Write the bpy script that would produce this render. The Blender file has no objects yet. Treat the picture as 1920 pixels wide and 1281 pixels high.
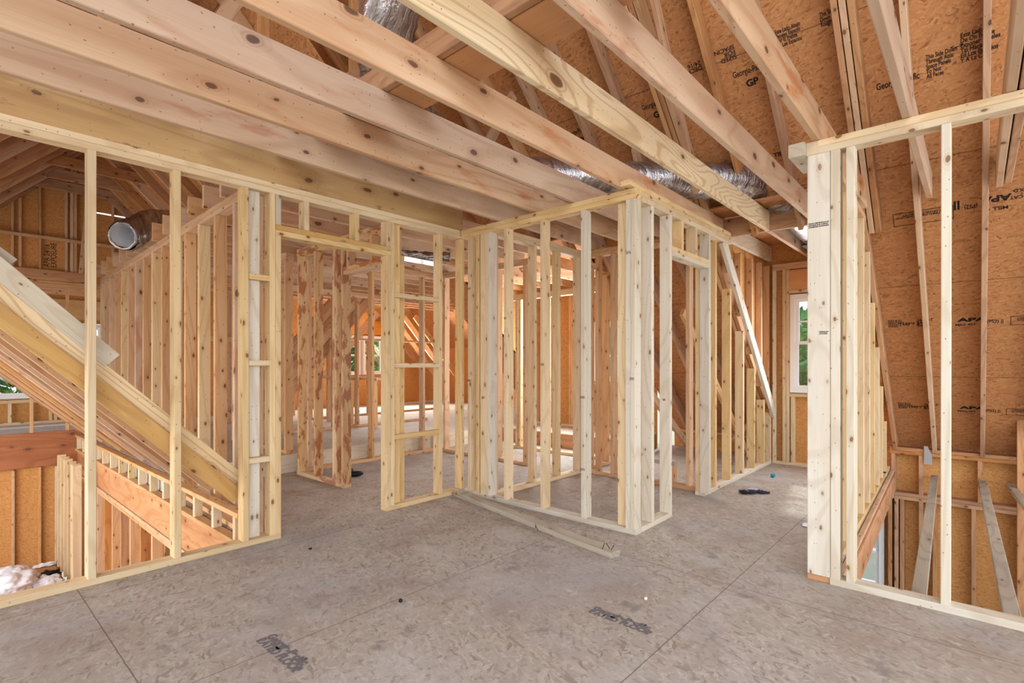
import bpy, bmesh, math, random
from mathutils import Vector, Matrix, noise
random.seed(7)
S = bpy.context.scene
C = S.collection

# ---------------------------------------------------------------- camera, sky, light, exposure
cam_d = bpy.data.cameras.new('camera'); cam = bpy.data.objects.new('camera', cam_d); C.objects.link(cam)
FPX = 975.0
cam_d.sensor_width = 36.0; cam_d.lens = 36.0 * FPX / 1920.0
cam_d.shift_y = (681.0 - 640.5) / 1920.0
cam_d.clip_start = 0.02; cam_d.clip_end = 300
YAW = math.atan2(870, FPX)
fw = Vector((math.cos(YAW), math.sin(YAW), 0))
cam.location = (0, 0, 1.22)
cam.rotation_euler = fw.to_track_quat('-Z', 'Y').to_euler()
S.camera = cam

W = bpy.data.worlds.new('sky'); S.world = W; W.use_nodes = True
wn = W.node_tree.nodes; wl = W.node_tree.links
bg = wn['Background']
tc = wn.new('ShaderNodeTexCoord'); sp = wn.new('ShaderNodeSeparateXYZ'); rp = wn.new('ShaderNodeValToRGB')
wl.new(tc.outputs['Generated'], sp.inputs[0]); wl.new(sp.outputs['Z'], rp.inputs[0]); wl.new(rp.outputs[0], bg.inputs[0])
rp.color_ramp.elements[0].position = 0.0; rp.color_ramp.elements[0].color = (0.93, 0.95, 1.0, 1)
rp.color_ramp.elements[1].position = 0.7; rp.color_ramp.elements[1].color = (0.62, 0.78, 1.0, 1)
bg.inputs[1].default_value = 1.5

def sun(rot, e, ang=3, col=(1, .95, .88)):
    d = bpy.data.lights.new('sun', 'SUN'); d.energy = e; d.angle = math.radians(ang); d.color = col
    o = bpy.data.objects.new('sun', d); o.rotation_euler = [math.radians(a) for a in rot]; C.objects.link(o)
sun((50, 0, 100), 2.5)

def area(name, loc, target, sx, sy, e, col=(1, 1, 1)):
    d = bpy.data.lights.new(name, 'AREA'); d.shape = 'RECTANGLE'; d.size = sx; d.size_y = sy; d.energy = e; d.color = col
    o = bpy.data.objects.new(name, d); o.location = loc
    o.rotation_euler = (Vector(target) - Vector(loc)).to_track_quat('-Z', 'Y').to_euler(); C.objects.link(o)
# daylight that comes in through the openings of the house
area('daylight_behind', (-2.6, -2.4, 1.6), (3, 2.5, 1.3), 4.0, 2.4, 105, (1, .97, .95))
area('daylight_foyer', (-1.6, 6.0, 1.6), (2, 6.5, .6), 4.0, 3.5, 270, (1, .93, .84))
area('daylight_right_well', (5.5, -2.6, .8), (5.2, 2, .6), 3.0, 3.0, 80, (.95, .97, 1))
area('daylight_right_behind', (.8, -3.4, 1.6), (3.2, 2.0, .9), 3.0, 2.0, 52, (.84, .92, 1))
area('daylight_far_room', (7.0, 10.5, 1.5), (5.0, 5.0, 1.2), 3.0, 1.4, 150, (1, .96, .9))
area('daylight_side_room', (6.5, 4.3, 1.6), (3, 4.3, 1.2), 1.8, 1.2, 85, (.95, .97, 1))
area('daylight_dormer', (6.65, 1.25, 1.5), (3, 1.2, .9), .9, 1.2, 22, (.9, .95, 1))
area('daylight_attic', (-1.5, -1.5, 4.6), (4, 3, 3.6), 3.5, 2.5, 60, (1, .9, .8))

S.view_settings.view_transform = 'Standard'; S.view_settings.look = 'None'
S.view_settings.gamma = 1.0; S.view_settings.use_curve_mapping = False
S.view_settings.exposure = 0.35

# ---------------------------------------------------------------- materials
def srgb(c):
    return tuple(((v / 255) / 12.92 if v / 255 <= .04045 else ((v / 255 + .055) / 1.055) ** 2.4) for v in c) + (1,)
class NT:
    def __init__(s, name, rough=.75):
        s.m = bpy.data.materials.new(name); s.m.use_nodes = True
        s.n = s.m.node_tree.nodes; s.l = s.m.node_tree.links; s.b = s.n['Principled BSDF']
        s.b.inputs['Roughness'].default_value = rough; s.b.inputs['Specular IOR Level'].default_value = .25
    def node(s, t, **kw):
        o = s.n.new(t)
        for k, v in kw.items():
            if k in ('op', 'operation'): o.operation = v
            elif k.startswith('i_'): o.inputs[k[2:].replace('_', ' ')].default_value = v
            else: setattr(o, k, v)
        return o
    def math(s, op, a, b=None, clamp=False):
        o = s.n.new('ShaderNodeMath'); o.operation = op; o.use_clamp = clamp
        for i, v in enumerate((a, b)):
            if v is None: continue
            if isinstance(v, (int, float)): o.inputs[i].default_value = v
            else: s.l.new(v, o.inputs[i])
        return o.outputs[0]
    def mix(s, f, a, b, mode='MIX'):
        o = s.n.new('ShaderNodeMix'); o.data_type = 'RGBA'; o.blend_type = mode
        for i, v in ((0, f), (6, a), (7, b)):
            if isinstance(v, (int, float)): o.inputs[i].default_value = v
            elif isinstance(v, tuple): o.inputs[i].default_value = v
            else: s.l.new(v, o.inputs[i])
        return o.outputs[2]
    def coord(s, scale=(1, 1, 1), rnd=True, rot=(0, 0, 0)):
        t = s.n.new('ShaderNodeTexCoord'); v = t.outputs['Object']
        if rnd:
            oi = s.n.new('ShaderNodeObjectInfo'); mul = s.n.new('ShaderNodeVectorMath'); mul.operation = 'SCALE'
            cb = s.n.new('ShaderNodeCombineXYZ')
            for i in range(3): s.l.new(oi.outputs['Random'], cb.inputs[i])
            s.l.new(cb.outputs[0], mul.inputs[0]); mul.inputs['Scale'].default_value = 57.3
            ad = s.n.new('ShaderNodeVectorMath'); ad.operation = 'ADD'
            s.l.new(v, ad.inputs[0]); s.l.new(mul.outputs[0], ad.inputs[1]); v = ad.outputs[0]
        mp = s.n.new('ShaderNodeMapping'); mp.inputs['Scale'].default_value = scale; mp.inputs['Rotation'].default_value = rot
        s.l.new(v, mp.inputs[0]); return mp.outputs[0]
    def noise(s, vec, sc=1, det=3, rough=.5, dist=0):
        o = s.n.new('ShaderNodeTexNoise'); o.inputs['Scale'].default_value = sc; o.inputs['Detail'].default_value = det
        o.inputs['Roughness'].default_value = rough; o.inputs['Distortion'].default_value = dist
        s.l.new(vec, o.inputs['Vector']); return o.outputs['Fac']
    def voro(s, vec, sc=1, out='Distance'):
        o = s.n.new('ShaderNodeTexVoronoi'); o.inputs['Scale'].default_value = sc
        s.l.new(vec, o.inputs['Vector']); return o.outputs[out]
    def ramp(s, f, pts):
        o = s.n.new('ShaderNodeValToRGB'); cr = o.color_ramp
        while len(cr.elements) < len(pts): cr.elements.new(.5)
        for e, (p, c) in zip(cr.elements, pts): e.position = p; e.color = c if isinstance(c, tuple) else (c, c, c, 1)
        s.l.new(f, o.inputs[0]); return o.outputs[0]
    def done(s, col, bump=None, bs=.3, bd=.002):
        s.l.new(col, s.b.inputs['Base Color'])
        if bump is not None:
            b = s.n.new('ShaderNodeBump'); b.inputs['Strength'].default_value = bs; b.inputs['Distance'].default_value = bd
            s.l.new(bump, b.inputs['Height']); s.l.new(b.outputs[0], s.b.inputs['Normal'])
        return s.m

def wood(name, c1, c2, grain, knot=(110, 72, 45), stain=None, stain_amt=.5, ring=38, kn=1.0, ringmix=.35, blotch=None, kp=.35, st_lo=.53):
    t = NT(name, .72); c1, c2, grain, knot = map(srgb, (c1, c2, grain, knot))
    big = t.noise(t.coord((.9, 5, 5)), 1.0, 2)
    col = t.mix(t.ramp(big, [(.35, 0.), (.65, 1.)]), c1, c2)
    g = t.noise(t.coord((.55, 3.2, 3.2)), 1.0, 1.5, .4, .6)
    lines = t.math('SINE', t.math('MULTIPLY', g, ring * 2))
    lm = t.ramp(lines, [(.35, 0.), (.95, 1.)])
    col = t.mix(t.math('MULTIPLY', lm, ringmix), col, grain)
    fine = t.noise(t.coord((3, 140, 140)), 1.0, 2)
    col = t.mix(t.math('MULTIPLY', t.ramp(fine, [(.45, 0.), (.75, 1.)]), .22), col, grain)
    # knots
    def flat(sx, sv, amp):
        vc = t.coord((1, 1, 1)); sp_ = t.n.new('ShaderNodeSeparateXYZ'); t.l.new(vc, sp_.inputs[0])
        cb_ = t.n.new('ShaderNodeCombineXYZ'); t.l.new(t.math('MULTIPLY', sp_.outputs[0], sx), cb_.inputs[0])
        t.l.new(t.math('MULTIPLY', t.math('ADD', sp_.outputs[1], sp_.outputs[2]), sv), cb_.inputs[1])
        nz = t.n.new('ShaderNodeTexNoise'); nz.inputs['Scale'].default_value = 3; t.l.new(cb_.outputs[0], nz.inputs['Vector'])
        sc_ = t.n.new('ShaderNodeVectorMath'); sc_.operation = 'SCALE'; sc_.inputs['Scale'].default_value = amp; t.l.new(nz.outputs['Color'], sc_.inputs[0])
        a_ = t.n.new('ShaderNodeVectorMath'); a_.operation = 'ADD'; t.l.new(cb_.outputs[0], a_.inputs[0]); t.l.new(sc_.outputs[0], a_.inputs[1])
        v = t.n.new('ShaderNodeTexVoronoi'); v.voronoi_dimensions = '2D'; v.inputs['Scale'].default_value = 1; t.l.new(a_.outputs[0], v.inputs['Vector']); return v
    v = flat(4.6 * kn, 8.5 * kn, .12)
    keep = t.math('GREATER_THAN', t.n_sep(v.outputs['Color']), kp)
    dist = v.outputs['Distance']
    rad = t.math('MULTIPLY', t.math('ADD', t.n_sep(v.outputs['Color']), .25), .075)
    q = t.math('DIVIDE', dist, rad)
    k = t.math('MULTIPLY', t.ramp(t.math('DIVIDE', q, 4.0), [(.19, 1.), (.27, 0.)]), keep)
    rings = t.ramp(t.math('SINE', t.math('MULTIPLY', q, 5.5)), [(.3, 0.), (.9, 1.)])
    halo = t.math('MULTIPLY', t.math('MULTIPLY', t.ramp(t.math('DIVIDE', q, 4.0), [(.22, 1.), (.8, 0.)]), keep), t.math('ADD', t.math('MULTIPLY', rings, .5), .25))
    col = t.mix(halo, col, grain); col = t.mix(t.math('MULTIPLY', k, .9), col, knot)
    v2 = flat(22, 34, .3)
    dots = t.math('MULTIPLY', t.math('LESS_THAN', v2.outputs['Distance'], .085), t.math('GREATER_THAN', t.n_sep(v2.outputs['Color']), .86))
    col = t.mix(t.math('MULTIPLY', dots, .75), col, knot)
    if blotch:
        b = t.noise(t.coord((1.6, 7, 7)), 1.0, 5, .62)
        col = t.mix(t.math('MULTIPLY', t.ramp(b, [(.56, 0.), (.66, 1.)]), blotch[1]), col, srgb(blotch[0]))
    if stain:
        b = t.noise(t.coord((4.2, 11, 11)), 1.0, 5, .6)
        col = t.mix(t.math('MULTIPLY', t.ramp(b, [(st_lo, 0.), (st_lo + .045, 1.)]), stain_amt), col, srgb(stain))
    oi = t.n.new('ShaderNodeObjectInfo'); hsv = t.n.new('ShaderNodeHueSaturation')
    r = t.math('ADD', t.math('MULTIPLY', oi.outputs['Random'], .16), .9)
    r2 = t.math('ADD', t.math('MULTIPLY', t.math('FRACT', t.math('MULTIPLY', oi.outputs['Random'], 17.3)), .3), .85)
    t.l.new(r, hsv.inputs['Value']); t.l.new(r2, hsv.inputs['Saturation']); t.l.new(col, hsv.inputs['Color'])
    return t.done(hsv.outputs[0], fine, .25, .001)
def _nsep(t, c):
    o = t.n.new('ShaderNodeSeparateColor'); t.l.new(c, o.inputs[0]); return o.outputs[0]
NT.n_sep = _nsep

M = {}
M['pine'] = wood('pine_lumber', (226, 204, 168), (216, 190, 150), (190, 154, 112), knot=(128, 88, 58))
M['yellow'] = wood('yellow_pine_lumber', (224, 200, 158), (214, 186, 141), (190, 152, 102), knot=(124, 84, 52), blotch=((200, 158, 112), .3))
M['white'] = wood('pale_pine_lumber', (216, 208, 192), (206, 195, 175), (182, 163, 135), knot=(134, 98, 70), blotch=((206, 188, 160), .4))
M['warm'] = wood('warm_pine_lumber', (216, 180, 144), (204, 164, 124), (176, 130, 92), knot=(112, 70, 46))
M['joist'] = wood('joist_fir_lumber', (218, 190, 162), (206, 172, 142), (178, 136, 104), knot=(104, 76, 60), kn=.5, kp=.25, ring=22, ringmix=.34, blotch=((188, 120, 82), .6))
M['joist2'] = wood('striped_pine_joist', (230, 210, 176), (218, 192, 152), (176, 138, 100), kn=.4, kp=.4, ring=58, ringmix=.5)
M['rafter'] = wood('rafter_lumber', (196, 152, 112), (180, 132, 94), (144, 98, 66), knot=(86, 56, 40), blotch=((140, 100, 76), .5))
M['lvl'] = wood('yellow_beam', (210, 172, 108), (196, 152, 90), (166, 120, 66), knot=(110, 74, 44), kn=.5, kp=.4, ring=16, blotch=((222, 192, 136), .6), stain=(112, 94, 60), stain_amt=.55, st_lo=.63)
M['orange'] = wood('orange_beam', (184, 116, 70), (168, 100, 58), (134, 74, 42), kn=.5)
M['stained'] = wood('mud_stained_pine', (214, 182, 142), (204, 166, 122), (178, 136, 94), stain=(156, 92, 62), stain_amt=.8)
M['grey'] = wood('weathered_skylit_pine', (184, 176, 160), (170, 160, 144), (136, 124, 108))  # weathered grey; on the well bridging boards it paints in sky sheen
M['ply'] = wood('orange_plywood_strip', (214, 156, 98), (202, 144, 86), (180, 122, 70), kn=.3, kp=.6, ring=12, ringmix=.2)
M['rim'] = wood('orange_rim_board', (212, 160, 116), (200, 144, 100), (168, 112, 74), kn=.6, ring=30, blotch=((150, 92, 60), .4))

def osb(name, base, light, dark, dirt=None, seams=None, sc=1.0, rows=None, sliv=.55):
    t = NT(name, .8); base, light, dark = map(srgb, (base, light, dark))
    tco = t.n.new('ShaderNodeTexCoord').outputs['Object']
    wob = t.n.new('ShaderNodeTexNoise'); wob.inputs['Scale'].default_value = 9 * sc; wob.inputs['Detail'].default_value = 2
    t.l.new(tco, wob.inputs['Vector'])
    sub = t.n.new('ShaderNodeVectorMath'); sub.operation = 'SCALE'; sub.inputs['Scale'].default_value = .05; t.l.new(wob.outputs['Color'], sub.inputs[0])
    ad = t.n.new('ShaderNodeVectorMath'); ad.operation = 'ADD'; t.l.new(tco, ad.inputs[0]); t.l.new(sub.outputs[0], ad.inputs[1])
    col = None; h = None
    for i, (rot, s1, s2) in enumerate(((.25, 13, 58), (1.05, 15, 64), (-.6, 12, 52), (-1.25, 14, 60))):
        mp = t.n.new('ShaderNodeMapping'); mp.inputs['Rotation'].default_value = rows(rot) if rows else (0, 0, rot)
        mp.inputs['Location'].default_value = (i * 3.1, i * 1.7, i)
        m2 = t.n.new('ShaderNodeMapping'); m2.inputs['Scale'].default_value = (s1 * sc, s2 * sc, s2 * sc)
        t.l.new(ad.outputs[0], mp.inputs[0]); t.l.new(mp.outputs[0], m2.inputs[0])
        v = t.n.new('ShaderNodeTexVoronoi'); t.l.new(m2.outputs[0], v.inputs['Vector']); v.inputs['Scale'].default_value = 1
        r = t.n_sep(v.outputs['Color'])
        fl = t.ramp(r, [(0, dark), (.22, base), (.6, base), (1, light)])
        sel = t.n.new('ShaderNodeSeparateColor'); t.l.new(v.outputs['Color'], sel.inputs[0])
        if col is None: col = fl; h = r
        else:
            f = t.math('GREATER_THAN', sel.outputs[1], .55)
            col = t.mix(t.math('MULTIPLY', f, .8), col, fl)
            h = t.math('ADD', h, t.math('MULTIPLY', r, .5))
    # thin dark slivers
    mp = t.n.new('ShaderNodeMapping'); mp.inputs['Scale'].default_value = (9 * sc, 26 * sc, 26 * sc); t.l.new(ad.outputs[0], mp.inputs[0])
    v = t.n.new('ShaderNodeTexVoronoi'); t.l.new(mp.outputs[0], v.inputs['Vector'])
    sl = t.math('MULTIPLY', t.ramp(v.outputs['Distance'], [(.06, 1.), (.13, 0.)]), t.math('GREATER_THAN', t.n_sep(v.outputs['Color']), .6))
    col = t.mix(t.math('MULTIPLY', sl, sliv), col, dark)
    if dirt:
        for (sc_, lo, hi, amt, dc) in dirt:
            nz = t.n.new('ShaderNodeTexNoise'); nz.inputs['Scale'].default_value = sc_; nz.inputs['Detail'].default_value = 6; nz.inputs['Roughness'].default_value = .62
            t.l.new(tco, nz.inputs['Vector'])
            col = t.mix(t.math('MULTIPLY', t.ramp(nz.outputs['Fac'], [(lo, 0.), (hi, 1.)]), amt), col, srgb(dc))
    if seams:
        sx = t.n.new('ShaderNodeSeparateXYZ'); t.l.new(tco, sx.inputs[0])
        tot = None
        for (ax, off, per, wd) in seams:
            a = t.math('ADD', sx.outputs[ax], t.math('MULTIPLY', t.math('SUBTRACT', wob.outputs['Fac'], .5), .006))
            d = t.math('ABSOLUTE', t.math('SUBTRACT', t.math('FRACT', t.math('ADD', t.math('DIVIDE', t.math('SUBTRACT', a, off), per), 100.5)), .5))
            k = t.math('LESS_THAN', d, wd / per)
            tot = k if tot is None else t.math('MAXIMUM', tot, k)
        col = t.mix(t.math('MULTIPLY', tot, .62), col, srgb((70, 56, 46)))
    return t.done(col, h, .35, .0015)
M['osb_wall'] = osb('osb_wall_sheathing', (204, 148, 88), (218, 168, 108), (172, 116, 66), rows=lambda r: (math.pi / 2, r, 0), sc=1.7)
M['osb_roof'] = osb('osb_roof_sheathing', (186, 130, 84), (202, 150, 102), (142, 94, 58), seams=[(0, 4.95, .86, .003)], sc=1.3)
M['osb_floor'] = osb('osb_floor_deck', (170, 160, 149), (190, 182, 170), (136, 122, 110), sc=1.35, sliv=.2,
    dirt=[(.5, .42, .62, .36, (152, 130, 112)), (.9, .48, .64, .6, (156, 152, 152)), (2.6, .52, .68, .5, (184, 180, 174)), (5, .60, .70, .6, (116, 108, 104)), (1.9, .54, .64, .35, (142, 120, 104)), (9, .62, .70, .5, (198, 196, 192)), (14, .62, .72, .4, (120, 110, 104)), (.8, .55, .7, .25, (146, 140, 148))],
    seams=[(0, .53, 2.4, .0025), (1, 1.01, 1.22, .0025)])
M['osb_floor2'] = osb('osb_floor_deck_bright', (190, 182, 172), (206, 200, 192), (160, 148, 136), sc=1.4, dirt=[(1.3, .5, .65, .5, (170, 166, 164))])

def plain(name, c, rough=.6, metal=0., **kw):
    t = NT(name, rough); t.b.inputs['Base Color'].default_value = srgb(c); t.b.inputs['Metallic'].default_value = metal
    for k, v in kw.items(): t.b.inputs[k].default_value = v
    return t.m
M['ink'] = plain('black_ink', (44, 36, 34), .9)
M['vinyl'] = plain('white_vinyl', (240, 242, 246), .4)
M['galv'] = plain('galvanised_steel', (190, 196, 204), .3, 1.0)
M['nail'] = plain('dark_nail_steel', (70, 66, 66), .45, 1.0)
M['black'] = plain('black_rubber', (26, 27, 32), .55)
M['navy'] = plain('navy_knit', (46, 48, 66), .9)
M['cream'] = plain('cream_knit', (190, 186, 190), .9)
M['paper'] = plain('white_paper_scrap', (236, 238, 244), .8)
M['blue'] = plain('blue_plastic', (40, 140, 190), .4)
M['grass'] = plain('pale_dirt_ground', (176, 166, 140), .95)
M['faded'] = plain('faded_floor_ink', (112, 106, 106), .95)
M['blueglass'] = None
M['bark'] = plain('tree_bark', (90, 72, 56), .95)
def mk_glass():
    m = bpy.data.materials.new('window_glass'); m.use_nodes = True; n = m.node_tree.nodes; l = m.node_tree.links
    n.remove(n['Principled BSDF']); a = n.new('ShaderNodeBsdfTransparent'); a.inputs[0].default_value = (.93, .97, .98, 1)
    g = n.new('ShaderNodeBsdfGlossy'); g.inputs['Roughness'].default_value = .02; x = n.new('ShaderNodeMixShader'); x.inputs[0].default_value = .06
    l.new(a.outputs[0], x.inputs[1]); l.new(g.outputs[0], x.inputs[2]); l.new(x.outputs[0], n['Material Output'].inputs[0]); return m
M['glass'] = mk_glass()
M['blueglass'] = mk_glass(); M['blueglass'].name = 'blue_filmed_glass'
for n_ in M['blueglass'].node_tree.nodes:
    if n_.type == 'BSDF_TRANSPARENT': n_.inputs[0].default_value = (.42, .74, .86, 1)
def mk_foil():
    t = NT('crinkled_foil', .28); t.b.inputs['Metallic'].default_value = .9
    w = t.noise(t.coord((26, 4, 4), False), 1.6, 4, .6, .8); v = t.noise(t.coord((1, 1, 1), False), 45, 2)
    col = t.ramp(w, [(.3, srgb((132, 120, 112))), (.7, srgb((216, 214, 216)))])
    return t.done(col, t.math('ADD', w, t.math('MULTIPLY', v, .4)), .9, .012)
M['foil'] = mk_foil()
def mk_leaf():
    t = NT('green_foliage', .7); n = t.noise(t.coord((1, 1, 1), False), 1.2, 4)
    return t.done(t.ramp(n, [(.3, srgb((58, 108, 52))), (.55, srgb((96, 150, 72))), (.75, srgb((150, 190, 104)))]))
M['leaf'] = mk_leaf()
def mk_bag():
    t = NT('thin_white_plastic', .35); t.b.inputs['Base Color'].default_value = srgb((226, 228, 238)); t.b.inputs['Subsurface Weight'].default_value = .2
    n = t.noise(t.coord((1, 1, 1), False), 14, 3); b = t.n.new('ShaderNodeBump'); b.inputs['Strength'].default_value = .6; b.inputs['Distance'].default_value = .01
    t.l.new(n, b.inputs['Height']); t.l.new(b.outputs[0], t.b.inputs['Normal']); return t.m
M['bag'] = mk_bag()

# ---------------------------------------------------------------- builders
def tag(o, label=None, cat=None, group=None, kind=None):
    if label: o['label'] = label
    if cat: o['category'] = cat
    if group: o['group'] = group
    if kind: o['kind'] = kind
    return o
def thing(name, loc, label, cat, group=None):
    o = bpy.data.objects.new(name, None); o.empty_display_size = .1; C.objects.link(o); o.location = loc
    return tag(o, label, cat, group)
def link(name, me, mat, mw, parent=None):
    if mat is not None: me.materials.append(M[mat] if isinstance(mat, str) else mat)
    o = bpy.data.objects.new(name, me); C.objects.link(o)
    if parent is not None:
        o.parent = parent
        L = Vector((0, 0, 0)); p = parent
        while p is not None: L += p.location; p = p.parent
        mw = Matrix.Translation(-L) @ mw
    o.matrix_basis = mw
    return o
def prism_me(L, a, b, ch=.003, name='lumber'):
    """bar of length L on local x, a on local y, b on local z, with eased edges"""
    a2, b2 = a / 2, b / 2; c = min(ch, a2 * .4, b2 * .4)
    prof = [(-a2 + c, -b2), (a2 - c, -b2), (a2, -b2 + c), (a2, b2 - c), (a2 - c, b2), (-a2 + c, b2), (-a2, b2 - c), (-a2, -b2 + c)]
    vs = [(-L / 2, y, z) for y, z in prof] + [(L / 2, y, z) for y, z in prof]
    fs = [tuple(range(7, -1, -1)), tuple(range(8, 16))] + [(i, (i + 1) % 8, 8 + (i + 1) % 8, 8 + i) for i in range(8)]
    me = bpy.data.meshes.new(name); me.from_pydata(vs, [], fs); me.update(); return me
AX = {0: Matrix.Identity(3), 1: Matrix(((0, -1, 0), (1, 0, 0), (0, 0, 1))), 2: Matrix(((0, 0, -1), (0, 1, 0), (1, 0, 0)))}
def box(name, x0, x1, y0, y1, z0, z1, mat='pine', parent=None, ax=None, ch=.003, j=0.0):
    """piece of lumber filling an axis-aligned box; its grain runs along the longest side"""
    d = [x1 - x0, y1 - y0, z1 - z0]
    if ax is None: ax = d.index(max(d))
    R = AX[ax]
    dims = {0: (d[0], d[1], d[2]), 1: (d[1], d[0], d[2]), 2: (d[2], d[1], d[0])}[ax]
    me = prism_me(*dims, ch=ch, name=name)
    mw = Matrix.Translation(((x0 + x1) / 2, (y0 + y1) / 2, (z0 + z1) / 2)) @ R.to_4x4()
    if j: mw = mw @ Matrix.Rotation(random.uniform(-j, j), 4, 'Y') @ Matrix.Rotation(random.uniform(-j, j), 4, 'Z')
    return link(name, me, mat, mw, parent)
def beam(name, p0, p1, a, b, mat='pine', parent=None, side=None, ch=.003):
    """bar from p0 to p1 (centre line); a = size along 'side' (horizontal), b = the other"""
    p0, p1 = Vector(p0), Vector(p1); x = (p1 - p0); L = x.length; x.normalize()
    y = Vector(side) if side else Vector((0, 0, 1)).cross(x)
    y = (y - x * y.dot(x)).normalized(); z = x.cross(y)
    R = Matrix((x, y, z)).transposed()
    return link(name, prism_me(L, a, b, ch, name), mat, Matrix.Translation((p0 + p1) / 2) @ R.to_4x4(), parent)
def mesh(name, vs, fs, mat, parent=None, smooth=False):
    me = bpy.data.meshes.new(name); me.from_pydata(vs, [], fs); me.update()
    if smooth:
        for p in me.polygons: p.use_smooth = True
    return link(name, me, mat, Matrix.Identity(4), parent)
def boxes(name, L, mat, parent=None):
    vs, fs = [], []
    for (x0, x1, y0, y1, z0, z1) in L:
        b = len(vs)
        vs += [(x, y, z) for x in (x0, x1) for y in (y0, y1) for z in (z0, z1)]
        fs += [tuple(b + i for i in f) for f in ((0, 1, 3, 2), (4, 6, 7, 5), (0, 4, 5, 1), (2, 3, 7, 6), (0, 2, 6, 4), (1, 5, 7, 3))]
    return mesh(name, vs, fs, mat, parent)
def extr(pts, axis, a0, a1):
    """polygon (u,v) extruded; axis 'Y': pts=(x,z); axis 'X': pts=(y,z)"""
    n = len(pts); f = (lambda u, v, a: (u, a, v)) if axis == 'Y' else (lambda u, v, a: (a, u, v))
    vs = [f(u, v, a0) for u, v in pts] + [f(u, v, a1) for u, v in pts]
    fs = [tuple(range(n)), tuple(range(2 * n - 1, n - 1, -1))] + [(i, i + n, (i + 1) % n + n, (i + 1) % n) for i in range(n)]
    return vs, fs
def multi(name, parts, mat, parent=None):
    vs, fs = [], []
    for v, f in parts:
        b = len(vs); vs += v; fs += [tuple(i + b for i in q) for q in f]
    return mesh(name, vs, fs, mat, parent)
def text(body, size, origin, xd, yd, parent, name='printed_mark', off=.0015, sx=1.0, mat='ink', bold=.0):
    cu = bpy.data.curves.new('t', 'FONT'); cu.body = body; cu.size = size; cu.offset = bold; cu.space_line = .8
    t = bpy.data.objects.new('t', cu); C.objects.link(t)
    dg = bpy.context.evaluated_depsgraph_get(); me = bpy.data.meshes.new_from_object(t.evaluated_get(dg))
    bpy.data.objects.remove(t); x, y = Vector(xd).normalized(), Vector(yd).normalized(); z = x.cross(y)
    R = Matrix((x * sx, y, z)).transposed().to_4x4()
    me.materials.clear()
    return link(name, me, mat, Matrix.Translation(Vector(origin) + z * off) @ R, parent)
def stamp(parent, x, y, z, face='Y', w=.035, h=.02, name='grade_stamp'):
    """small printed grade mark on a stud face looking to -Y or -X: rows of tiny blocks"""
    vs, fs = [], []
    def q(u0, u1, v0, v1):
        b = len(vs)
        if face == 'Y': vs.extend([(x + u0, y - .0008, z + v0), (x + u1, y - .0008, z + v0), (x + u1, y - .0008, z + v1), (x + u0, y - .0008, z + v1)])
        else: vs.extend([(x - .0008, y - u0, z + v0), (x - .0008, y - u1, z + v0), (x - .0008, y - u1, z + v1), (x - .0008, y - u0, z + v1)])
        fs.append((b, b + 1, b + 2, b + 3))
    for r in range(3):
        u = -w / 2
        while u < w / 2:
            g = random.uniform(.002, .006); q(u, u + g, r * h / 3, r * h / 3 + h * .22); u += g + random.uniform(.001, .003)
    q(-w / 2 - .004, -w / 2 - .002, -.002, h)
    return mesh(name, vs, fs, 'ink', parent)

T = .0381; D4 = .0889; D6 = .14; D8 = .184
def wall(label, axis, f0, a0, a1, studs, z0=0., z1=2.464, mat='pine', depth=D4, plates=2, sole=True, cat='wall frame', soleparts=None, topspan=None, group=None, topmat=None, name='stud_wall', studmats=None, zb=None):
    """open stud frame. axis 'X': runs along x, near face y=f0; axis 'Y': runs along y, near face x=f0. studs: list of low-edge positions"""
    def bx(nm, u0, u1, za, zb_, m, j=0, d0=0, d1=depth):
        if axis == 'X': return box(nm, u0, u1, f0 + d0, f0 + d1, za, zb_, m, th, j=j)
        return box(nm, f0 + d0, f0 + d1, u0, u1, za, zb_, m, th, j=j)
    loc = ((a0 + a1) / 2, f0 + depth / 2, z0) if axis == 'X' else (f0 + depth / 2, (a0 + a1) / 2, z0)
    th = thing(name, loc, label, cat, group)
    zs = z0
    if sole:
        for (s0, s1) in (soleparts or [(a0, a1)]): bx('sole_plate', s0, s1, z0, z0 + T, mat)
        zs = z0 + T
    t0, t1 = topspan or (a0, a1)
    for k in range(plates): bx('top_plate', t0 + (.0 if k else .0), t1, z1 - T * (k + 1), z1 - T * k - .0006, topmat or mat)
    for i, s in enumerate(studs):
        bx('stud', s, s + T, zs, z1 - T * plates, (studmats[i % len(studmats)] if studmats else mat), j=.0012)
    th['_'] = 0; del th['_']
    return th, bx

# ---------------------------------------------------------------- large structure
floor = boxes('floor', [(-4, 3.40, -4, 3.70, -.02, 0), (3.40, 7.36, .76, 3.70, -.02, 0), (1.47, 7.36, 3.70, 5.70, -.02, 0)], 'osb_floor')
tag(floor, 'dusty grey-brown chip board floor deck with dark panel seams', 'floor', kind='structure')
bmf = bmesh.new(); bmf.from_mesh(floor.data)
wv = [bmf.verts.new(p) for z in (-.02, 0) for p in ((3.40, .60, z), (7.36, .735, z), (7.36, .76, z), (3.40, .76, z))]
for q in ((3, 2, 1, 0), (4, 5, 6, 7), (0, 1, 5, 4), (1, 2, 6, 5), (2, 3, 7, 6), (3, 0, 4, 7)): bmf.faces.new([wv[i] for i in q])
bmf.to_mesh(floor.data); bmf.free()
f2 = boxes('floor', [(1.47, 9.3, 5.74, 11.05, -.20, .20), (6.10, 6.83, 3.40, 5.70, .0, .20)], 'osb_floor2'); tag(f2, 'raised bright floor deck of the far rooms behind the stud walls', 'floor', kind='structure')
f3 = boxes('floor', [(-2.0, 1.469, 9.62, 11.05, -.1, .27)], 'osb_floor2'); tag(f3, 'sunlit floor deck on the far side of the stair well', 'floor', kind='structure')
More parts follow.
